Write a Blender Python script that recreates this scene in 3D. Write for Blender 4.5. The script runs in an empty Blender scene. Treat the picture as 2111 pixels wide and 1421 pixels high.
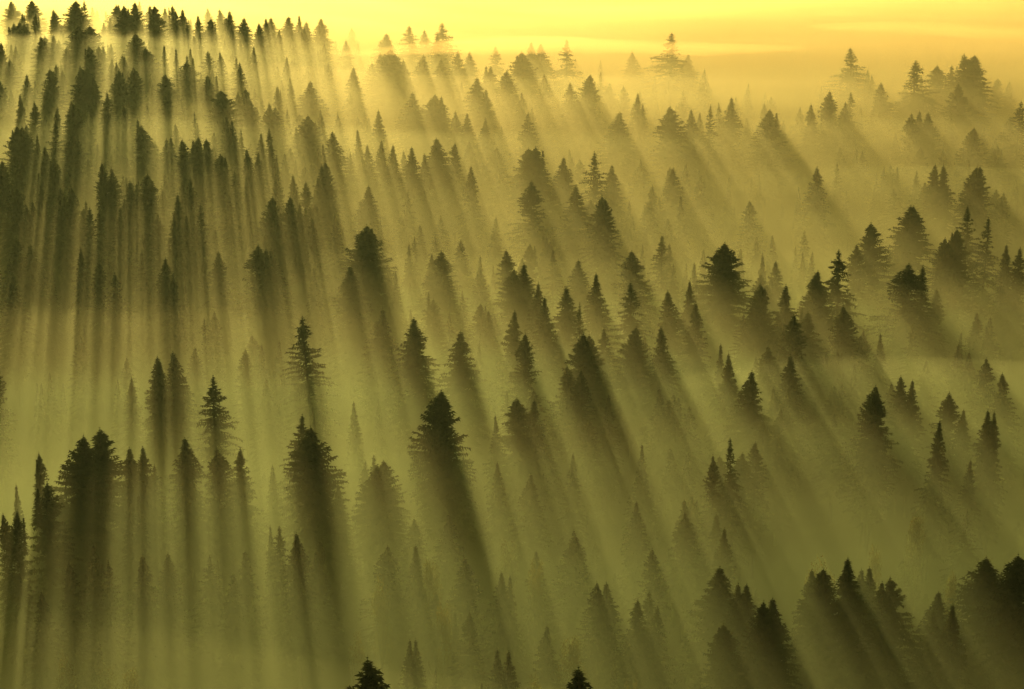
import bpy, math, random
import numpy as np
from mathutils import Vector, noise, Matrix

rnd = random.Random(7)
sc = bpy.context.scene
col = sc.collection
R = math.radians

# ------------------------------------------------------------------ camera
F = 5000.0            # focal length in photo pixels (photo 2111 x 1421)
PITCH = R(17.3)
CAM = Vector((0, 0, 207))
cam_d = bpy.data.cameras.new('camera')
cam = bpy.data.objects.new('camera', cam_d)
col.objects.link(cam)
cam.location = CAM
cam.rotation_euler = (math.pi/2 - PITCH, 0, 0)
cam_d.sensor_width = 36
cam_d.lens = 36*F/2111
cam_d.clip_start = 1
cam_d.clip_end = 60000
sc.camera = cam
FW = Vector((0, math.cos(PITCH), -math.sin(PITCH)))
UP = Vector((0, math.sin(PITCH), math.cos(PITCH)))
def ray(px, py):
    return (FW*F + UP*(710.5-py) + Vector((1, 0, 0))*(px-1055.5)).normalized()

def smooth(a, b, v):
    t = min(1, max(0, (v-a)/(b-a)))
    return t*t*(3-2*t)

# ------------------------------------------------------------------ terrain
def ground_h(x, y):
    hill = 13*smooth(-5, -150, x + 0.05*(900-y))*smooth(560, 820, y)*(1-smooth(1250, 1700, y))
    roll = 2.5*noise.noise(Vector((x/170, y/230, 3.1))) + 0.7*noise.noise(Vector((x/40, y/50, 8.1)))
    return hill + roll

# ------------------------------------------------------------------ materials
def new_mat(name):
    m = bpy.data.materials.new(name)
    m.use_nodes = True
    m.node_tree.nodes.clear()
    return m, m.node_tree.nodes, m.node_tree.links

def foliage_mat(name, c0, c1, trans, scale=0.6):
    m, n, l = new_mat(name)
    out = n.new('ShaderNodeOutputMaterial')
    geo = n.new('ShaderNodeNewGeometry')
    oi = n.new('ShaderNodeObjectInfo')
    nz = n.new('ShaderNodeTexNoise'); nz.inputs['Scale'].default_value = scale
    nz.inputs['Detail'].default_value = 1
    l.new(geo.outputs['Position'], nz.inputs['Vector'])
    add = n.new('ShaderNodeMath'); add.operation = 'ADD'
    l.new(nz.outputs['Fac'], add.inputs[0])
    mr = n.new('ShaderNodeMapRange')
    mr.inputs['To Min'].default_value = -0.2; mr.inputs['To Max'].default_value = 0.2
    l.new(oi.outputs['Random'], mr.inputs['Value'])
    l.new(mr.outputs['Result'], add.inputs[1])
    ramp = n.new('ShaderNodeValToRGB')
    ramp.color_ramp.elements[0].position = .3; ramp.color_ramp.elements[0].color = (*c0, 1)
    ramp.color_ramp.elements[1].position = .75; ramp.color_ramp.elements[1].color = (*c1, 1)
    l.new(add.outputs[0], ramp.inputs['Fac'])
    d = n.new('ShaderNodeBsdfDiffuse'); t = n.new('ShaderNodeBsdfTranslucent')
    l.new(ramp.outputs['Color'], d.inputs['Color']); l.new(ramp.outputs['Color'], t.inputs['Color'])
    mx = n.new('ShaderNodeMixShader'); mx.inputs[0].default_value = trans
    l.new(d.outputs[0], mx.inputs[1]); l.new(t.outputs[0], mx.inputs[2])
    l.new(mx.outputs[0], out.inputs['Surface'])
    return m
M_NEEDLE = foliage_mat('fir_needles', (.028, .036, .012), (.07, .075, .022), .35)
M_LEAF = foliage_mat('broad_leaves', (.10, .10, .02), (.20, .17, .035), .6)

def plain_mat(name, c0, c1, scale):
    m, n, l = new_mat(name)
    out = n.new('ShaderNodeOutputMaterial')
    geo = n.new('ShaderNodeNewGeometry')
    nz = n.new('ShaderNodeTexNoise'); nz.inputs['Scale'].default_value = scale
    nz.inputs['Detail'].default_value = 5
    l.new(geo.outputs['Position'], nz.inputs['Vector'])
    ramp = n.new('ShaderNodeValToRGB')
    ramp.color_ramp.elements[0].position = .35; ramp.color_ramp.elements[0].color = (*c0, 1)
    ramp.color_ramp.elements[1].position = .7; ramp.color_ramp.elements[1].color = (*c1, 1)
    l.new(nz.outputs['Fac'], ramp.inputs['Fac'])
    d = n.new('ShaderNodeBsdfPrincipled'); d.inputs['Roughness'].default_value = .95
    d.inputs['Specular IOR Level'].default_value = .1
    l.new(ramp.outputs['Color'], d.inputs['Base Color'])
    l.new(d.outputs[0], out.inputs['Surface'])
    return m
M_BARK = plain_mat('bark', (.03, .026, .014), (.07, .06, .03), 1.5)
M_GROUND = plain_mat('forest_floor', (.035, .04, .012), (.085, .08, .025), .12)

def fog_mat(name, dens, warm, green, share, redden=0, gw=.80):
    """Droplets of two sizes: large ones throw warm light forward, small ones scatter a greener light more evenly."""
    m, n, l = new_mat(name)
    out = n.new('ShaderNodeOutputMaterial')
    acc = None
    for colr, g, d in ((warm, gw, dens*share), (green, G_GREEN, dens*(1-share))):
        s = n.new('ShaderNodeVolumeScatter'); a = n.new('ShaderNodeVolumeAbsorption')
        s.inputs['Color'].default_value = (*colr, 1); a.inputs['Color'].default_value = (*colr, 1)
        s.inputs['Density'].default_value = d; a.inputs['Density'].default_value = d
        s.inputs['Anisotropy'].default_value = g
        for sh in (s, a):
            if acc is None: acc = sh; continue
            ad = n.new('ShaderNodeAddShader')
            l.new(acc.outputs[0], ad.inputs[0]); l.new(sh.outputs[0], ad.inputs[1]); acc = ad
    if redden:  # absorption tint put in to redden the distant light
        b = n.new('ShaderNodeVolumeAbsorption')
        b.inputs['Color'].default_value = (1, .35, 0, 1); b.inputs['Density'].default_value = redden
        ad = n.new('ShaderNodeAddShader')
        l.new(acc.outputs[0], ad.inputs[0]); l.new(b.outputs[0], ad.inputs[1]); acc = ad
    l.new(acc.outputs[0], out.inputs['Volume'])
    m.cycles.homogeneous_volume = True
    return m
G_GREEN = .52

# ------------------------------------------------------------------ mesh helpers
def mesh_from(name, V, tris, mats, smooth_shade=False, idx=None):
    me = bpy.data.meshes.new(name)
    V = np.asarray(V, dtype=np.float32).reshape(-1, 3)
    T = np.asarray(tris, dtype=np.int32)
    k = T.shape[1]
    me.vertices.add(len(V)); me.vertices.foreach_set('co', V.ravel())
    me.loops.add(T.size); me.loops.foreach_set('vertex_index', T.ravel())
    me.polygons.add(len(T))
    me.polygons.foreach_set('loop_start', np.arange(0, T.size, k, dtype=np.int32))
    me.polygons.foreach_set('loop_total', np.full(len(T), k, dtype=np.int32))
    me.update(calc_edges=True)
    for m in mats: me.materials.append(m)
    if smooth_shade: me.polygons.foreach_set('use_smooth', np.ones(len(T), dtype=bool))
    me.validate()
    return me

def put(name, me, parent=None, **props):
    o = bpy.data.objects.new(name, me)
    col.objects.link(o)
    if parent: o.parent = parent
    for k, v in props.items(): o[k] = v
    return o

# ------------------------------------------------------------------ trees (unit height = 1 m scaled: built at 36 m)
HT = 36.0
def trunk_mesh(name, r0, r, lean=0.0, top=1.0):
    V, T = [], []
    N, S = 7, 9
    for i in range(S+1):
        t = i/S*top
        rr = r0*(1-t)**.9 + .02
        if i == 0: rr *= 1.35
        cx = lean*math.sin(t*2.2)*.4; cy = .15*math.sin(t*3+1)
        for j in range(N):
            a = 2*math.pi*j/N
            V.append((cx+rr*math.cos(a), cy+rr*math.sin(a), t*HT - (1.0 if i == 0 else 0)))
    for i in range(S):
        for j in range(N):
            a, b = i*N+j, i*N+(j+1) % N
            T += [(a, b, b+N), (a, b+N, a+N)]
    return mesh_from(name, V, T, [M_BARK], True)

def crown_mesh(name, seed, kind):
    """A conifer crown: whorls of drooping limbs, each carrying many small needle sprays."""
    r = random.Random(seed)
    V, T = [], []
    def tri(a, b, c):
        i = len(V); V.extend((a, b, c)); T.append((i, i+1, i+2))
    RM = 5.0
    base = {'fir': .20, 'dense': .22, 'sparse': .26, 'ragged': .22, 'spire': .18, 'young': .08}[kind]
    step = {'fir': .50, 'dense': .36, 'sparse': .80, 'ragged': .52, 'spire': .44, 'young': .5}[kind]
    bias = {}
    lobes = [(r.uniform(0, 6.28), r.uniform(.25, .9), r.uniform(.15, .4)) for _ in range(12)]
    gaps = [(r.uniform(0, 6.28), r.uniform(.2, .85)) for _ in range({'fir': 4, 'dense': 2, 'sparse': 9, 'ragged': 9, 'spire': 3, 'young': 2}[kind])]
    asym, aa = r.uniform(.05, .33), r.uniform(0, 6.28)
    def profile(t):                     # t: 0 at crown base, 1 at tip
        d = 1-t
        if kind == 'dense':  p = min(1, (d/.42)**.78)
        elif kind == 'spire': p = .9*min(1, (d/.7)**.9)
        elif kind == 'ragged': p = min(1, (d/.52)**.82)
        elif kind == 'young': p = d**.8
        else: p = min(1, (d/.60)**.92)
        return p*(.78+.22*min(1, t*4))
    z = base*HT
    top = HT*.965
    while z < top:
        t = (z-base*HT)/(top-base*HT)
        nb = r.choice((3, 4, 4, 5)) if kind != 'sparse' else r.choice((3, 4, 4))
        wh = r.uniform(.72, 1.15) if kind != 'sparse' else r.uniform(.6, 1.2)
        a0 = r.uniform(0, 6.28)
        for b in range(nb):
            a = a0 + 2*math.pi*b/nb + r.uniform(-.5, .5)
            L = RM*profile(t)*(1+asym*math.cos(a-aa))*wh*r.uniform(.62, 1.2)
            for la, lt, lw in lobes:
                d = math.cos(a-la)
                if d > .4 and abs(t-lt) < .13: L *= 1+lw*(d-.4)*1.2
            skip = False
            for ga, gt in gaps:
                if math.cos(a-ga) > .55 and abs(t-gt) < .045: skip = True
            if skip and r.random() < .8: continue
            L = max(min(L, RM*profile(t)*1.22), .28)
            rise = {'fir': .15, 'dense': .3, 'sparse': .1, 'ragged': .28, 'spire': .05, 'young': .3}[kind]
            rise = rise + .45*max(0, t-.5)*1.5 + r.uniform(-.28, .28)
            droop = .55*(1-t)**.7 + .08
            ca, sa = math.cos(a), math.sin(a)
            n = max(2, int(L/.42))
            # limb (thin wood seen in the gaps)
            prev = None
            for k in range(n+1):
                s = k/n
                d = L*s
                zz = z + rise*d - droop*L*s*s*.7
                p = (ca*d, sa*d, zz)
                if k:
                    wdt = .45 + .95*(1-s*.8)*min(1, L/3)      # half width of the flat spray
                    if kind in ('sparse', 'ragged'): wdt *= .85
                    for side in (-1, 1):
                        rr = wdt*r.uniform(.7, 1.5)
                        fx = r.uniform(.25, .7)
                        q = (p[0] - sa*side*rr + ca*fx*.6, p[1] + ca*side*rr + sa*fx*.6, p[2] - r.uniform(.02, .45)*rr - .06)
                        tri(prev, p, q)
                    if s > .15:
                        hh = r.uniform(.25, .62) if kind != 'young' else r.uniform(.15, .35)
                        ox = r.uniform(-.2, .2)
                        tri(prev, p, (p[0]-sa*ox - ca*.12, p[1]+ca*ox-sa*.12, p[2]-hh))
                    if r.random() < .3:
                        tri(prev, p, ((prev[0]+p[0])/2-sa*r.uniform(-.3, .3), (prev[1]+p[1])/2+ca*r.uniform(-.3, .3), p[2]+r.uniform(.15, .4)))
                prev = p
            tip = (ca*(L+.35), sa*(L+.35), prev[2]+r.uniform(-.1, .14))
            tri((prev[0]-sa*.12, prev[1]+ca*.12, prev[2]), (prev[0]+sa*.12, prev[1]-ca*.12, prev[2]), tip)
        z += step*r.uniform(.6, 1.4)*(1 - .6*t)
    # the leader
    for a in (0, 2.1, 4.2):
        tri((.1*math.cos(a), .1*math.sin(a), HT*.93), (.1*math.cos(a+2), .1*math.sin(a+2), HT*.93), (0, 0, HT))
        tri((0, 0, HT*.968), (.42*math.cos(a+.7), .42*math.sin(a+.7), HT*.973), (0, 0, HT*.976))
        tri((0, 0, HT*.979), (.25*math.cos(a), .25*math.sin(a), HT*.986), (0, 0, HT*.984))
    # inner mass: short dead-end twigs round the trunk that keep the crown's core from being see-through
    n_in = {'fir': 650, 'dense': 1400, 'sparse': 120, 'ragged': 450, 'spire': 650, 'young': 500}[kind]
    for _ in range(n_in):
        t = r.random()**1.2
        zz = base*HT + t*(top-base*HT)*.96
        rad = RM*profile(t)*r.uniform(.05, .72)
        a = r.uniform(0, 6.28)
        x, y = rad*math.cos(a), rad*math.sin(a)
        s = r.uniform(.3, .6)
        b = r.uniform(0, 6.28)
        tri((x-s*math.cos(b), y-s*math.sin(b), zz), (x+s*math.cos(b), y+s*math.sin(b), zz-.1), (x+r.uniform(-.3, .3), y+r.uniform(-.3, .3), zz-s*r.uniform(.8, 1.5)))
    if seed % 5 in (1, 3) and kind in ('dense', 'ragged'):      # a second leader beside the first
        ox = r.uniform(1.2, 2.0); oz = r.uniform(-2.2, -.6)
        for q in range(420):
            t = r.random()**1.3
            zz = HT*(.80+.19*t)+oz; rad = 1.7*(1-t)*r.uniform(.2, 1.15)+.04; a = r.uniform(0, 6.28)
            ca, sa = math.cos(a), math.sin(a); h = r.uniform(.15, .3)
            tri((ox+ca*rad*.3-sa*h, sa*rad*.3+ca*h, zz), (ox+ca*rad*.3+sa*h, sa*rad*.3-ca*h, zz), (ox+ca*(rad+.25), sa*(rad+.25), zz-r.uniform(-.1, .4)))
    return mesh_from(name, V, T, [M_NEEDLE])

KINDS = {}
for kind, cnt in (('fir', 7), ('dense', 6), ('sparse', 6), ('ragged', 6), ('spire', 4), ('young', 2)):
    KINDS[kind] = [(crown_mesh(f'{kind}_crown', 100*len(KINDS)+i, kind), trunk_mesh(f'{kind}_trunk', .42, None, rnd.uniform(-.6, .6), .97)) for i in range(cnt)]

def broad_mesh(name, seed):
    r = random.Random(seed)
    V, T = [], []
    cl = [(r.uniform(-3.4, 3.4), r.uniform(-3.4, 3.4), r.uniform(6, 13.5), r.uniform(1.2, 2.4)) for _ in range(26)]
    for cx, cy, cz, cr in cl:
        if math.hypot(cx, cy) > 4.6 - abs(cz-9)*.45: continue
        for _ in range(260):
            d = Vector((r.gauss(0, 1), r.gauss(0, 1), r.gauss(0, .8))).normalized()*cr*r.uniform(.6, 1.1)
            p = Vector((cx, cy, cz))+d
            u = Vector((r.gauss(0, 1), r.gauss(0, 1), r.gauss(0, .6))).normalized()*r.uniform(.15, .32)
            w = Vector((r.gauss(0, 1), r.gauss(0, 1), r.gauss(0, .6))).normalized()*r.uniform(.15, .32)
            i = len(V); V.extend((p-u, p+u, p+w)); T.append((i, i+1, i+2))
    return mesh_from(name, V, T, [M_LEAF])

def broad_trunk(name, seed):
    r = random.Random(seed)
    V, T = [], []
    def limb(a, b, r0, r1):
        a, b = Vector(a), Vector(b)
        d = (b-a).normalized(); u = d.orthogonal().normalized(); w = d.cross(u)
        i0 = len(V)
        for p, rr in ((a, r0), (b, r1)):
            for j in range(6):
                an = j*math.pi/3
                V.append(p + (u*math.cos(an)+w*math.sin(an))*rr)
        for j in range(6):
            k = (j+1) % 6
            T.extend(((i0+j, i0+k, i0+6+k), (i0+j, i0+6+k, i0+6+j)))
    limb((0, 0, -.6), (.1, 0, 5), .3, .2)
    for _ in range(7):
        an = r.uniform(0, 6.28); q = r.uniform(1.5, 3.5)
        limb((.1, 0, r.uniform(3.5, 5)), (q*math.cos(an), q*math.sin(an), r.uniform(8, 12)), .16, .04)
    return mesh_from(name, V, T, [M_BARK])
BROAD = [(broad_mesh('broadleaf_crown', 50+i), broad_trunk('broadleaf_trunk', 50+i)) for i in range(3)]

# ------------------------------------------------------------------ where the trees stand

# Tips of the trees as surveyed (photo column, photo row, crown width, kind); every tree is then stood on the terrain
# where a tree of its own height has its tip there.  A trailing 'f' marks a lower tree sunk in the mist.
TREES = """
22 2 30 df;68 0 30 df;113 20 28 f;153 3 44 d;142 12 26 d;173 2 22 s;190 15 20 pf;200 22 18 pf;218 24 14 pf;236 12 26 r;252 11 32 d
278 5 30 d;287 3 14 f;310 12 26 f;320 12 32 d;340 17 18 f;24 49 24 r;36 47 36 d;42 50 34 d;85 76 26 r;94 75 26 r;113 73 26 f
66 94 14 p;78 49 10 pf;137 99 28 f;165 55 50 d;184 54 42 d;185 95 32 d;201 94 28 d;222 92 14 p;284 70 42 d;303 98 42 d;255 115 24 f
262 60 16 p;272 60 16 p;20 123 20 r;28 123 18 r;55 155 22 f;72 166 18 p;108 143 36 d;165 142 42 d;175 142 38 d;197 159 24 f
215 150 16 ff;241 143 30 d;256 118 22 f;268 140 32 d;337 154 40 d;2 88 22 d;0 165 30 d;47 188 14 p;28 188 16 pf;88 200 18 pf
145 215 28 r;163 208 30 d;222 190 24 f;255 220 24 f;30 261 42 d;40 262 38 d;62 258 14 pf;108 252 30 s;75 300 14 pf;86 304 24 f
110 323 22 r;147 279 28 r;161 288 28 r;194 314 16 p;214 339 28 d;178 283 14 pf;228 300 24 ff;241 302 22 ff;236 348 26 f;294 260 38 f
288 240 14 sf;318 260 18 p;350 286 26 f;331 318 14 pf;266 375 26 s;300 362 28 r;311 361 32 r;28 388 32 d;64 423 24 f;117 387 28 f
142 387 30 d;131 402 20 r;81 425 18 f;184 430 32 s;0 330 34 d;327 443 26 f;285 372 12 p;189 348 16 pf;384 288 26 r;400 290 24 f
412 284 32 d;422 288 30 d;440 301 26 f;459 315 26 r;489 354 26 s;409 262 14 pf;551 265 26 s;522 308 26 f;532 315 22 f;556 324 24 p
587 317 16 f;573 336 12 pf;613 299 14 p;633 240 42 d;622 238 16 f;665 238 10 pf;686 272 34 f;698 242 22 ff;631 345 26 df;665 338 28 d
673 338 24 d;391 370 26 f;374 375 18 f;366 402 22 f;384 445 22 f;413 422 26 s;561 405 40 d;603 405 34 d;359 445 20 f;478 250 22 f
361 23 22 f;376 20 22 f;393 39 14 p;408 33 22 f;428 18 20 ff;437 40 28 d;452 20 24 f;465 23 26 f;497 37 30 f;533 49 26 d;548 39 20 f
561 36 26 f;598 36 32 f;637 46 28 f;661 40 32 f;692 84 12 pf;428 106 36 s;386 129 38 r;433 156 34 f;462 183 48 d;494 130 20 f
512 130 14 pf;535 125 14 pf;545 126 16 pf;599 119 26 ff;618 140 12 pf;634 138 20 ff;654 147 16 pf;571 155 14 pf;508 183 36 d
521 208 32 d;538 210 18 p;556 216 22 r;573 222 24 r;641 170 38 f;383 228 18 ff;478 268 24 f;467 240 20 f
42 490 34 f;58 508 34 f;28 571 30 f;105 548 16 p;88 555 14 pf;166 512 22 f;205 535 22 r;202 580 18 p;240 562 28 f;292 520 28 p
331 530 30 f;357 562 22 f;382 588 18 p;391 535 18 pf;419 530 20 pf;453 519 32 f;347 490 18 p;526 507 38 r;550 512 28 f;565 515 30 f
642 652 50 s;539 710 22 pf;576 704 22 pf;313 745 30 f;325 735 32 f;352 729 38 f;271 780 22 ff;242 783 20 pf;102 768 20 pf
130 790 12 pf;85 790 12 pf;76 790 12 pf;440 778 48 s;207 680 16 pf;173 675 12 pf;97 665 16 pf;146 902 54 d;213 883 46 r
190 925 26 r;267 925 38 f;297 921 34 f;390 900 42 f;452 922 38 r;495 921 32 f;615 857 44 s;648 880 54 d;80 935 22 r;645 840 14 pf
515 480 16 p;25 380 26 f
747 465 48 d;720 550 42 f;776 640 36 f;803 632 16 pf;815 560 20 pf;845 582 14 pf;846 638 18 pf;863 661 48 f;945 684 46 f;909 520 44 f
953 497 28 ff;990 528 20 pf;1017 548 14 pf;1049 517 28 rf;1062 556 34 r;1079 545 38 f;1106 580 26 f;1127 617 28 f;1167 590 38 f
1195 626 22 s;1140 516 22 sf;1197 536 34 ff;1233 565 28 f;1265 505 12 pf;1301 518 38 r;1302 580 42 s;1365 487 30 sf;1325 505 14 pf
1388 545 20 pf;1392 602 36 f;987 627 24 rf;1007 642 22 ff;1048 640 28 f;1084 692 30 r;988 706 18 pf;1204 690 38 d;1215 691 34 d
1247 677 30 ff;1301 676 38 d;1330 692 24 ff;1368 673 34 f;1172 755 32 r;1190 765 28 r;911 806 52 d;1074 820 44 r;1091 828 38 f
1028 858 24 p;726 828 26 pf;780 822 16 pf;1022 450 22 pf;1305 447 18 pf
725 57 18 ff;713 84 20 ff;738 90 16 pf;794 70 36 f;846 55 38 s;875 63 22 f;912 48 40 s;905 72 28 f;782 110 28 f;800 103 36 d
812 118 38 d;834 125 26 f;877 113 30 f;913 123 34 f;943 105 26 f;968 108 24 f;1022 95 26 sf;1078 108 36 d;1095 88 22 f;1120 92 30 f
1168 84 30 s;1303 108 24 ff;1385 70 46 s;1238 125 16 pf;729 140 22 f;985 162 34 f;1002 137 24 p;1012 138 28 f;1002 185 22 f
1044 147 28 d;1076 192 20 f;1122 155 24 f;1095 192 12 pf;1155 190 12 pf;1186 172 32 f;1208 153 28 d;1238 150 22 sf;1257 172 22 ff
1315 193 20 f;1325 215 14 f;1355 212 14 pf;1350 160 14 pf;1378 168 16 pf;851 194 36 f;894 197 34 d;910 200 20 f;780 228 20 f
939 230 22 f;963 234 22 f;1001 243 20 f;1089 235 28 f;1097 223 16 f;1235 222 14 pf;1273 232 36 f;1302 240 18 ff;1378 220 38 r
760 243 18 pf;737 268 22 p;786 290 22 f;757 300 22 f;810 300 24 f;832 312 16 f;846 303 26 f;875 318 22 f;906 286 40 f;938 296 22 r
968 292 28 ff;971 344 22 f;1027 306 32 rf;1067 338 18 pf;1094 307 40 d;1104 304 34 d;1097 375 34 r;1163 323 30 f;1226 315 38 s
1258 340 28 f;1180 384 36 f;1232 405 28 r;1250 412 26 r;1218 412 20 rf;1310 352 14 pf;1386 348 30 ff;1360 407 16 pf;1298 415 16 pf
755 385 32 f;1023 448 16 pf
1419 113 24 ff;1756 100 46 s;1694 180 16 pf;1714 190 26 r;1743 212 22 f;1754 193 26 s;1775 222 16 pf;1800 222 14 pf;1820 172 28 f
1833 218 12 pf;1857 214 18 pf;1868 213 16 pf;1893 125 54 s;1935 137 34 r;1955 135 30 s;1996 114 50 s;2006 116 54 r;1968 172 26 d
1902 208 14 pf;1879 235 22 r;1896 230 22 f;1914 232 30 f;2100 210 32 s;2080 244 26 ff;2014 265 28 df;1425 227 22 f;1443 233 16 f
1465 218 22 s;1482 213 18 s;1507 202 26 f;1576 214 18 f;1583 228 30 r;1594 228 36 f;1577 190 12 pf;1672 216 22 f;1674 224 20 pf
1732 252 26 ff;1460 333 16 pf;1441 350 12 pf;1550 363 14 pf;1565 360 12 pf;1503 366 14 pf;1682 345 28 f;1807 357 14 pf;1820 358 12 pf
1840 370 16 pf;1922 340 26 f;1948 338 26 f;2004 343 28 d;2012 343 26 d;1900 385 18 pf;1869 427 38 r;1878 425 34 r;1997 427 34 s
2033 452 36 s;1798 460 36 r;2094 370 16 pf;1647 385 12 pf;1745 395 14 pf
1489 502 48 d;1451 515 22 pf;1527 513 22 pf;1594 500 18 pf;1572 520 14 pf;1640 508 12 pf;1655 520 16 pf;1675 520 18 pf;1422 580 24 f
1415 543 14 pf;1448 600 16 pf;1565 565 26 rf;1599 540 28 ff;1559 585 28 r;1569 590 28 d;1617 588 36 f;1675 562 36 f;1693 561 34 f
1732 516 46 s;1757 505 26 rf;1633 650 34 r;1663 648 44 f;1735 632 34 r;1744 635 30 f;1868 547 48 r;1902 552 40 s;1947 492 28 d
1966 475 30 d;2075 505 22 f;2098 508 28 f;1432 623 28 f;1486 710 24 p;1502 730 24 f;1587 717 30 rf;1630 733 36 f;1555 765 44 f
1738 768 20 pf;1762 752 22 pf;1858 775 26 rf;1879 785 26 ff;1790 800 36 r;1807 803 36 r;1957 812 30 rf;1987 845 22 ff;1925 865 26 f
2036 842 28 f;2050 850 22 f;2073 770 32 ff;1982 685 16 pf;1976 712 24 ff;1998 727 22 ff;2030 740 26 rf;1507 905 34 s;1560 915 26 rf;1470 940 22 r
85 998 40 r;33 1000 20 p;14 1058 26 r;27 1056 26 r;448 1155 20 pf;557 1085 20 pf;612 1102 36 ff;770 955 40 df;790 952 40 df
824 1187 32 pf;867 1195 28 pf;900 1223 28 ff;932 1208 22 pf;968 1147 40 f;1032 1180 30 f;1056 1190 26 p;938 1262 24 p;968 1260 28 r
845 1320 24 f;857 1320 26 f;884 1360 16 pf;898 1380 20 pf;1028 1345 30 f;1045 1345 32 f;1125 1298 34 f;1232 1205 30 r;1250 1204 38 f
1309 1237 38 f;1345 1250 32 f;1232 1360 18 pf;1267 1365 20 pf;771 1356 72 r;1178 1372 72 r;993 1410 20 p
1473 1170 56 f;1523 1210 40 f;1545 1210 40 f;1597 1235 46 f;1565 1245 40 d;1500 1290 44 d;1670 1173 34 f;1697 1175 44 d;1760 1155 48 f
1780 1178 34 f;1802 1172 36 f;1847 1190 42 r;1830 1210 30 r;1940 1216 44 f;1960 1245 34 f;1925 1260 34 f;2033 1157 64 d;2103 1153 64 d
"""
BROADLEAF = """785 1178 40;886 1160 44;915 1238 34;1047 1100 44;1180 1318 56;1105 1150 32;1690 1142 60;1890 1068 40;1802 1122 34
2035 1140 40;1965 1190 36;130 1350 50;215 1362 50;270 1385 44;1100 1390 36;735 1290 34;660 1120 26;1300 1400 34"""

def place(px, py, H):
    d = ray(px, py)
    h = 0.0
    for _ in range(30):
        t = (h + H - CAM.z)/d.z
        p = CAM + d*t
        h = .5*h + .5*ground_h(p.x, p.y)
    p = CAM + d*((h + H - CAM.z)/d.z)
    return p.x, p.y, ground_h(p.x, p.y), (CAM-p).length

NAMES = {'f': 'fir', 'd': 'dense', 's': 'sparse', 'r': 'ragged', 'p': 'spire', 'y': 'young'}
HEIGHT = {'f': 37, 'd': 39, 's': 39, 'r': 38, 'p': 34}
LOOK = {'f': ('pointed', 'conifer'), 'd': ('dense dark', 'fir'), 's': ('open-branched', 'conifer'), 'r': ('ragged', 'fir'), 'p': ('thin spired', 'conifer')}
SPECIAL = {
 (771, 1356): 'nearly black ragged treetop poking in at the bottom edge below the long shadow streak',
 (1178, 1372): 'dark spreading ragged treetop cut by the bottom edge, right of the first black treetop',
 (2033, 1157): 'large dense dark fir near the bottom right corner, left of its cut-off neighbour',
 (2103, 1153): 'large dense dark fir cut off by the right edge near the bottom corner',
 (911, 806): 'broad dense dark fir standing alone in the lower centre, widest crown there',
 (747, 465): 'tall dense dark fir with blunt top alone in pale mist above the centre',
 (1489, 502): 'solitary dense dark fir rising from bright mist right of the centre',
 (648, 880): 'massive dense fir casting the longest dark streak, left of bottom centre',
 (615, 857): 'open-branched conifer pressed against the left side of the massive streak-casting fir',
 (146, 902): 'broad dark fir, leftmost large one of the lower left group',
 (642, 652): 'lone open-branched conifer with bare lower limbs left of the centre mist',
 (440, 778): 'lone feathery open conifer with drooping limbs in the misty left hollow',
 (561, 405): 'tall very dark dense fir at the right edge of the left slope',
 (603, 405): 'blunt dense fir just right of the tall very dark slope-edge fir',
 (1385, 70): 'pale golden open conifer in far mist, topmost right of centre',
 (1756, 100): 'pale amber old conifer with a narrow head standing alone in far mist',
 (1893, 125): 'amber wide-crowned conifer, leftmost of the far right group in orange mist',
 (1996, 114): 'amber twin-tipped old conifer, tallest of the far right group',
 (912, 48): 'pale gold lacy conifer, highest tip of the small far central group',
 (846, 55): 'pale gold lacy conifer, left end of the small far central group',
 (1732, 516): 'tall tiered conifer with gaps between its limbs right of the paired firs',
 (1868, 547): 'larger left one of two tall firs standing together in bright right-hand mist',
 (1902, 552): 'smaller right one of two tall firs standing together in bright right-hand mist',
 (909, 520): 'pointed dark fir with lopsided left limbs directly above the centre',
 (863, 661): 'dark cone-shaped fir in the centre, left of its smaller lookalike',
 (945, 684): 'narrow cone-shaped fir in the centre, right of its larger lookalike',
 (1302, 580): 'tiered conifer standing directly below another fir right of centre',
 (1301, 518): 'drooping ragged fir standing directly behind the tiered conifer right of centre',
 (1167, 590): 'dark pointed fir with a dense shoulder, highest of the central cluster',
 (1555, 765): 'dark pointed fir with a streak running down right, alone in the right half',
 (1074, 820): 'spiky ragged fir, left one of the pair in the lower centre',
 (1091, 828): 'pointed fir, right one of the spiky pair in the lower centre',
 (1226, 315): 'tall tiered conifer above the centre with a smaller companion at its right',
 (1378, 220): 'ragged dark fir tip piercing the bright upper mist right of centre',
 (1807, 803): 'bushy round-headed ragged fir on the shaded right slope of mist',
 (266, 375): 'gappy conifer with bright mist shining through its limbs on the left slope',
 (489, 354): 'gappy narrow conifer at the right foot of the big dark clump',
 (1180, 384): 'pointed dark fir standing out of pale mist just above the centre',
 (1097, 375): 'ragged broken-topped fir directly under a dense double-tipped fir',
 (661, 40): 'rightmost tree of the dark skyline row against the yellow mist',
 (598, 36): 'cone-shaped fir standing apart in the skyline row, third from its right end',
}
def zone(px, py):
    if py < 95: v = 'far back along the top'
    elif py < 260: v = 'in the upper mist'
    elif py < 470: v = 'in the mist above the middle'
    elif py < 720: v = 'in the mist at mid height'
    elif py < 980: v = 'in the mist below the middle'
    else: v = 'in the shaded mist near the bottom'
    if px < 620 and py < 620: v = 'on the misty left slope'
    return v

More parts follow.
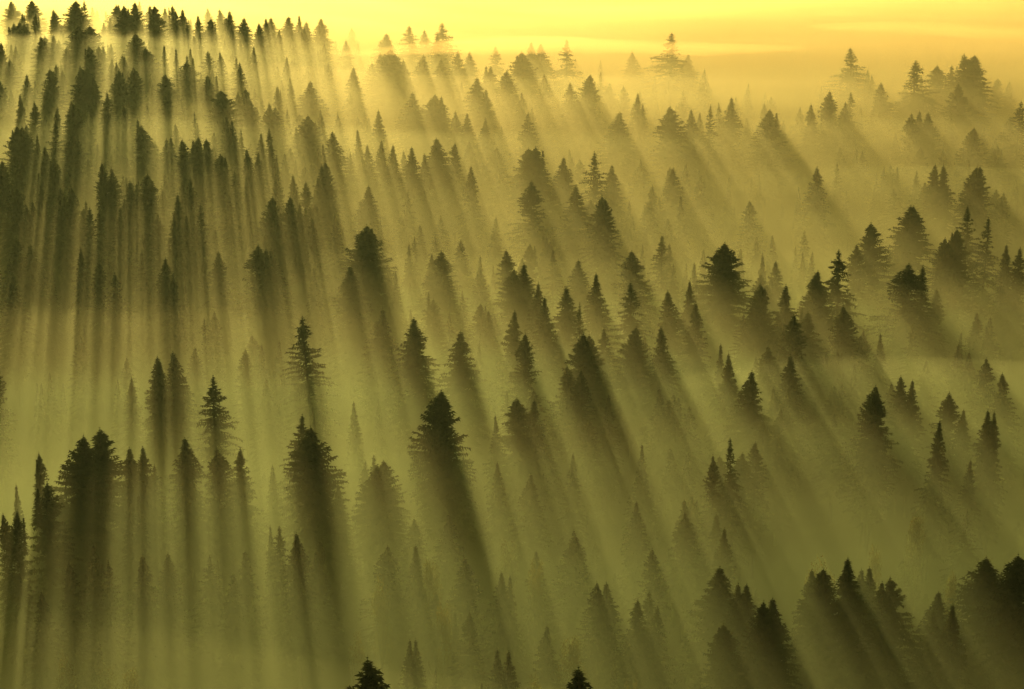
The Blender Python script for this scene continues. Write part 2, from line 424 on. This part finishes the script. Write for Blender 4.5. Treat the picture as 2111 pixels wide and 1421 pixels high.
trees = []
for row in TREES.strip().replace('\n', ';').split(';'):
    a = row.split()
    px, py, w, k = int(a[0]), int(a[1]), int(a[2]), a[3]
    faint = len(k) > 1
    kk = k[0]
    r = random.Random(px*7919+py)
    H = HEIGHT[kk] + r.uniform(-2.5, 2.5)
    if w < 20: H -= 4
    if w > 44: H += 3
    if py > 1130 and w < 70: H -= 4 if px > 1400 else 6
    if faint: H *= .88 if w > 24 else .83
    if py > 1340 and w == 72: H = 52
    x, y, z, D = place(px, py, H*.972)
    rad = w*D/F/2*1.15*(.82 if px < 720 and py < 480 and kk == 'd' else 1.1)
    trees.append(dict(px=px, py=py, w=w, k=kk, faint=faint, H=H, x=x, y=y, z=z, rad=rad, r=r))

trees.sort(key=lambda t: -t['w'])
THINGS, REST = trees[:300], trees[300:]

def xform(t):
    sz = t['H']/HT
    sx = t['rad']/5.0*{'d': 1.75, 's': 2.0, 'p': 1.8}.get(t['k'], 2.2)
    sx = min(max(sx, .6*sz), 2.0*sz)
    return sx, sz, t['r'].uniform(0, 6.28)

firsts = {}
used = set()
for t in THINGS:
    kind = NAMES[t['k']]
    vi = t['r'].randrange(len(KINDS[kind]))
    crown, trunk = KINDS[kind][vi]
    sx, sz, rz = xform(t)
    root = bpy.data.objects.new('conifer_tree', None)
    root.empty_display_size = 1
    col.objects.link(root)
    root.location = (t['x'], t['y'], t['z']-.2)
    root.rotation_euler = (t['r'].gauss(0, .022), t['r'].gauss(0, .022), rz)
    root.scale = (sx, sx, sz)
    key = (t['px'], t['py'])
    if key in SPECIAL:
        lab = SPECIAL[key]
    else:
        a, b = LOOK[t['k']]
        size = 'broad' if t['w'] >= 36 else 'narrow' if t['w'] <= 20 else ''
        size = size if t['k'] != 'p' else ''
        f = 'faint' if t['faint'] else ''
        xp, yp = 100*t['px']/2111, 100*t['py']/1421
        lab = ' '.join(s for s in (f, size, a, b, zone(t['px'], t['py'])+f', tip {xp:.0f}% across, {yp:.0f}% down') if s)
        if lab in used:
            lab = lab.replace(f'tip {xp:.0f}%', f'tip {xp:.1f}%')
    used.add(lab)
    root['label'] = lab
    root['category'] = 'tree'
    root['group'] = 'conifers standing in the morning mist'
    root['kind'] = 'thing'
    put('trunk', trunk, root)
    put('crown', crown, root)

for i, row in enumerate(BROADLEAF.replace('\n', ';').split(';')):
    px, py, w = map(int, row.split())
    r = random.Random(px+py)
    H = r.uniform(27, 30)
    x, y, z, D = place(px, py, H)
    s = w*D/F/2/4.4
    root = bpy.data.objects.new('broadleaf_tree', None)
    col.objects.link(root)
    root.location = (x, y, z-.2); root.scale = (s, s, H/14.5); root.rotation_euler = (0, 0, r.uniform(0, 6))
    root['label'] = f'low rounded leafy tree with golden sunlit edges, top {100*px/2111:.0f}% across and {100*py/1421:.0f}% down'
    root['category'] = 'tree'; root['group'] = 'golden broadleaf trees under the conifers'; root['kind'] = 'thing'
    c, tk = BROAD[i % 3]
    put('trunk', tk, root); put('crown', c, root)

# ------------------------------------------------------------------ the masses nobody could count
def arrays(me):
    v = np.empty(len(me.vertices)*3, np.float32); me.vertices.foreach_get('co', v)
    f = np.empty(len(me.loops), np.int32); me.loops.foreach_get('vertex_index', f)
    return v.reshape(-1, 3), f.reshape(-1, 3)
CACHE = {}
def merged(name, items, every=1):
    Vs, Ts, base = [], [], 0
    mats = []
    for me, x, y, z, sx, sz, rz in items:
        if me.name not in CACHE: CACHE[me.name] = arrays(me)
        v, f = CACHE[me.name]
        if every > 1 and len(f) > 1500:
            f = f[::every]
            v = v[f.ravel()].reshape(-1, 3); f = np.arange(len(v), dtype=np.int32).reshape(-1, 3)
        c, s = math.cos(rz), math.sin(rz)
        w = np.empty_like(v)
        w[:, 0] = (v[:, 0]*c - v[:, 1]*s)*sx + x
        w[:, 1] = (v[:, 0]*s + v[:, 1]*c)*sx + y
        w[:, 2] = v[:, 2]*sz + z
        Vs.append(w); Ts.append(f+base); base += len(w)
    return mesh_from(name, np.concatenate(Vs), np.concatenate(Ts), [M_NEEDLE])

items = []
for t in REST:
    crown, trunk = KINDS[NAMES[t['k']]][t['r'].randrange(2)]
    sx, sz, rz = xform(t)
    for me in (crown, trunk): items.append((me, t['x'], t['y'], t['z']-.2, sx, sz, rz))
# trees beyond the left and right of the view and behind the far mist, which throw the shadows that come in from there
for i in range(80):
    y = rnd.uniform(520, 1250)
    e = y*.2111
    side = -1 if rnd.random() < .55 else 1
    x = side*(e + rnd.uniform(6, 75))
    H = rnd.uniform(28, 40)
    crown, trunk = KINDS[rnd.choice(('fir', 'dense', 'ragged'))][rnd.randrange(3)]
    for me in (crown, trunk): items.append((me, x, y, ground_h(x, y)-.2, rnd.uniform(.6, 1), H/HT, rnd.uniform(0, 6)))
for i in range(740):
    y = 400 + 540*rnd.random()**.8
    x = rnd.uniform(-1, 1)*y*.2111
    if i > 500: y = rnd.uniform(660, 965); x = -rnd.uniform(.35, 1)*y*.2111
    if noise.noise(Vector((x/50, y/70, 2))) < -.1 and i <= 500: continue
    H = rnd.uniform(26.5, 32.5) if i <= 500 else rnd.uniform(30, 38)
    crown, trunk = KINDS[rnd.choice(('fir', 'spire', 'sparse', 'ragged'))][rnd.randrange(4)]
    for me in (crown, trunk): items.append((me, x, y, ground_h(x, y)-.2, rnd.uniform(.6, 1.0), H/HT, rnd.uniform(0, 6)))
far = put('distant_forest', merged('distant_forest', items, 1))
far['kind'] = 'stuff'; far['label'] = 'small faint conifers scattered deep in the golden mist'; far['category'] = 'forest'

items = []
for i in range(800):
    y = rnd.uniform(380, 1250)
    x = rnd.uniform(-1, 1)*(y*.2111+25)
    dens = .5 + .5*noise.noise(Vector((x/45, y/60, 5)))
    if rnd.random() > dens*1.3: continue
    H = rnd.uniform(5, 15)
    crown, _ = KINDS['young'][rnd.randrange(2)]
    items.append((crown, x, y, ground_h(x, y)-.3, rnd.uniform(.35, .75), H/HT, rnd.uniform(0, 6)))
low = put('undergrowth', merged('undergrowth', items, 3))
low['kind'] = 'stuff'; low['label'] = 'dark young growth covering the forest floor under the mist'; low['category'] = 'undergrowth'
print('STATS things', len(THINGS), 'rest', len(REST), 'tris', sum(len(m.polygons) for m in bpy.data.meshes))

# ------------------------------------------------------------------ ground: one sheet to the horizon
def sheet(xs, ys, hf):
    V = [(x, y, hf(x, y)) for y in ys for x in xs]
    nx = len(xs)
    Q = []
    for j in range(len(ys)-1):
        for i in range(nx-1):
            a = j*nx+i
            Q.append((a, a+1, a+nx+1, a+nx))
    return V, Q
xs = [-30000, -9000, -3000, -1200, -700] + [x for x in range(-480, 481, 12)] + [700, 1200, 3000, 9000, 30000]
ys = [-30000, -8000, -2000, -500, 0, 150, 300] + [y for y in range(380, 1500, 14)] + [1700, 2200, 3500, 7000, 15000, 40000]
V, Q = sheet(xs, ys, lambda x, y: ground_h(x, y) if abs(x) < 1300 and -600 < y < 3600 else 0)
g = put('ground', mesh_from('ground', V, Q, [M_GROUND], True))
g['kind'] = 'structure'; g['label'] = 'dark forest floor under the mist'

# ------------------------------------------------------------------ the mist: stacked banks with rolling tops
def bank(name, label, top_fn, dens, warm, green, share, redden=0, ystep=9, gw=.80, x0=-900, x1=900, y0=150, y1=3200):
    xs = [x0, x0+250] + [x for x in range(-420, 421, 14)] + [x1-250, x1]
    ys = [y0] + [y for y in range(y0+100, 1500, ystep)] + [1600, 1750, 1950, 2300, 2700, y1]
    nx, ny = len(xs), len(ys)
    V = [(x, y, top_fn(x, y)) for y in ys for x in xs]
    T = []
    for j in range(ny-1):
        for i in range(nx-1):
            a = j*nx+i
            T += [(a, a+1, a+nx+1), (a, a+nx+1, a+nx)]
    # skirt and bottom
    n = len(V)
    per = [i for i in range(nx)] + [j*nx+nx-1 for j in range(1, ny)] + [(ny-1)*nx+i for i in range(nx-2, -1, -1)] + [j*nx for j in range(ny-2, 0, -1)]
    for p in per: V.append((V[p][0], V[p][1], -90))
    m = len(per)
    for k in range(m):
        k2 = (k+1) % m
        T += [(per[k2], per[k], n+k), (per[k2], n+k, n+k2)]
    c = len(V); V.append((0, (y0+y1)/2, -90))
    for k in range(m):
        T.append((n+(k+1) % m, n+k, c))
    o = put(name, mesh_from(name, V, T, [fog_mat(name, dens, warm, green, share, redden, gw)], True))
    o['kind'] = 'stuff'; o['label'] = label; o['category'] = 'mist'
    return o

def roll(x, y, seed, lx, ly):
    return noise.noise(Vector((x/lx, y/ly, seed))) + .5*noise.noise(Vector((x/lx*2.3, y/ly*2.1, seed+9)))

W, N = (1.0, .78, .40), (.40, .88, .46)
def left_slope(x, y): return smooth(-5, -150, x + 0.05*(900-y))*smooth(560, 820, y)
def top1(x, y): return 75 + 6*roll(x, y, 1.3, 500, 160) + 25*smooth(900, 1500, y)
def top2(x, y): return 32 + 3.5*roll(x, y, 4.3, 190, 50) + 15*left_slope(x, y) - 24*smooth(960, 1350, y) + 4.5*roll(x, y, 33, 700, 42)*smooth(930, 1000, y)
def top3(x, y): return -5 + 35*smooth(500, 860, y)*(1-.3*smooth(900, 1000, y)) + 5*roll(x, y, 7.7, 240, 38) + 9*left_slope(x, y)
def top5(x, y): return -30 + 64*smooth(840, 950, y) - 28*smooth(960, 1350, y) + 5*roll(x, y, 15.2, 420, 60)*smooth(900, 960, y)
def top6(x, y): return 21 + 15*left_slope(x, y) + 17*max(0, noise.noise(Vector((x/130, y/45, 21.5)))) - 30*smooth(1000, 1300, y)
bank('haze', 'thin golden haze over the treetops', top1, .0002, W, N, .5, .0004, 30)
def top4(x, y): return 37 + 14*smooth(620, 880, y)*(1-.75*smooth(-40, -110, x)) + 4*left_slope(x, y) + 3*roll(x, y, 17.7, 300, 60) + 4*roll(x, y, 33, 700, 42)*smooth(930, 1000, y) - 18*smooth(980, 1350, y)
bank('upper_mist', 'pale gold mist thinning out above the main bank', top4, .0022, (1, .74, .33), N, .75, gw=.76)
def top2n(x, y): return top2(x, y) - 1.3 - 50*smooth(500, 1080, y)*(1 - smooth(1150, 1400, y)*.4)
def top2f(x, y): return top2(x, y) + .8 - 60*(1-smooth(300, 860, y))
bank('near_mist', 'olive green mist lying between the nearer trees, streaked by tree shadows', top2n, .0048, (.58, .66, .30), (.28, .74, .36), .5)  # darker, greener light of the foreground is put into this bank's colour
bank('mist', 'golden mist lying among all the treetops, streaked by tree shadows', top2, .0040, (.93, .76, .36), (.44, .84, .44), .6)
bank('far_mist', 'brighter golden mist among the farther treetops', top2f, .0045, W, (.5, .88, .48), .72, gw=.77)  # warmer, brighter light farther off is put into this bank's colour
bank('low_mist', 'thicker bright mist between the tree crowns', top3, .0045, W, (.6, .88, .50), .8, gw=.76)
bank('distant_mist', 'amber and yellow mist banks beyond the last trees', top5, .0065, (1, .71, .32), (1, .76, .38), .9, gw=.60)  # orange of the far light is put into the bank's colour
bank('drifting_mist', 'low wisps of mist drifting over the bank between trees', top6, .0055, W, N, .6)

def streak(cx, cy, cz, lx, ly, lz, seed, label):
    V, T = [], []
    NU, NV = 40, 14
    for i in range(NV+1):
        ph = math.pi*i/NV
        for j in range(NU):
            a = 2*math.pi*j/NU
            d = Vector((math.cos(a)*math.sin(ph), math.sin(a)*math.sin(ph), math.cos(ph)))
            k = 1 + .55*noise.noise(Vector((d.x*2.2, d.y*1.6, seed))) + .25*noise.noise(Vector((d.x*6, d.y*4, seed+4)))
            V.append((cx + d.x*lx*(1+.2*(k-1)), cy + d.y*ly*k + d.x*8*math.sin(seed), cz + d.z*lz*k + 1.5*math.sin(d.x*3+seed)))
    for i in range(NV):
        for j in range(NU):
            a, b = i*NU+j, i*NU+(j+1) % NU
            T += [(a, a+NU, b+NU), (a, b+NU, b)]
    me = mesh_from('mist_streak', V, T, [STREAK], True)
    put('mist_streak', me, kind='stuff', label=label, category='mist')
STREAK = fog_mat('mist_streak', .030, (1, .74, .33), (1, .78, .38), .8, 0, .78)
streak(150, 985, 44, 150, 26, 2.2, 1.1, 'long amber mist streak above the far right trees')
streak(60, 1040, 42, 120, 22, 1.8, 2.7, 'thin amber mist streak in the top centre')
streak(215, 930, 43, 95, 18, 1.8, 4.2, 'short mist streak crossing the amber conifers')
streak(120, 1120, 40, 170, 30, 2.2, 6.3, 'faint farthest mist streak under the top edge')
streak(20, 905, 42, 90, 14, 1.4, 8.4, 'pale mist streak behind the small central group')

# ------------------------------------------------------------------ light
SUN_EL, SUN_AZ = R(7.95), R(-8.1)     # azimuth from +Y towards +X
sd = Vector((math.sin(SUN_AZ)*math.cos(SUN_EL), math.cos(SUN_AZ)*math.cos(SUN_EL), math.sin(SUN_EL)))
sl = bpy.data.lights.new('sun', 'SUN')
sl.energy = 5.0
sl.color = (1.0, .84, .42)
sl.angle = R(.5)
so = bpy.data.objects.new('sun', sl); col.objects.link(so)
so.rotation_euler = sd.to_track_quat('Z', 'Y').to_euler()
so.location = (0, 0, 300)

w = bpy.data.worlds.new('World'); sc.world = w; w.use_nodes = True
n, l = w.node_tree.nodes, w.node_tree.links
n.clear()
out = n.new('ShaderNodeOutputWorld'); bg = n.new('ShaderNodeBackground')
sky = n.new('ShaderNodeTexSky'); sky.sky_type = 'NISHITA'; sky.sun_disc = False
sky.sun_elevation = SUN_EL; sky.sun_rotation = SUN_AZ
sky.altitude = 200; sky.air_density = 1.0; sky.dust_density = 3.0
mul = n.new('ShaderNodeMix'); mul.data_type = 'RGBA'; mul.blend_type = 'MULTIPLY'
mul.inputs[0].default_value = 1
mul.inputs[7].default_value = (.47, .97, .46, 1)
l.new(sky.outputs[0], mul.inputs[6]); l.new(mul.outputs[2], bg.inputs[0]); l.new(bg.outputs[0], out.inputs[0])
bg.inputs[1].default_value = .029

# ------------------------------------------------------------------ render settings
sc.view_settings.view_transform = 'Standard'
sc.view_settings.look = 'None'
sc.view_settings.exposure = 0
sc.view_settings.gamma = 1
c = sc.cycles
c.max_bounces = 2; c.diffuse_bounces = 1; c.transmission_bounces = 2; c.transparent_max_bounces = 16
c.volume_bounces = 1
c.use_denoising = True
c.use_adaptive_sampling = True; c.adaptive_threshold = .018; c.adaptive_min_samples = 24
c.caustics_reflective = False; c.caustics_refractive = False
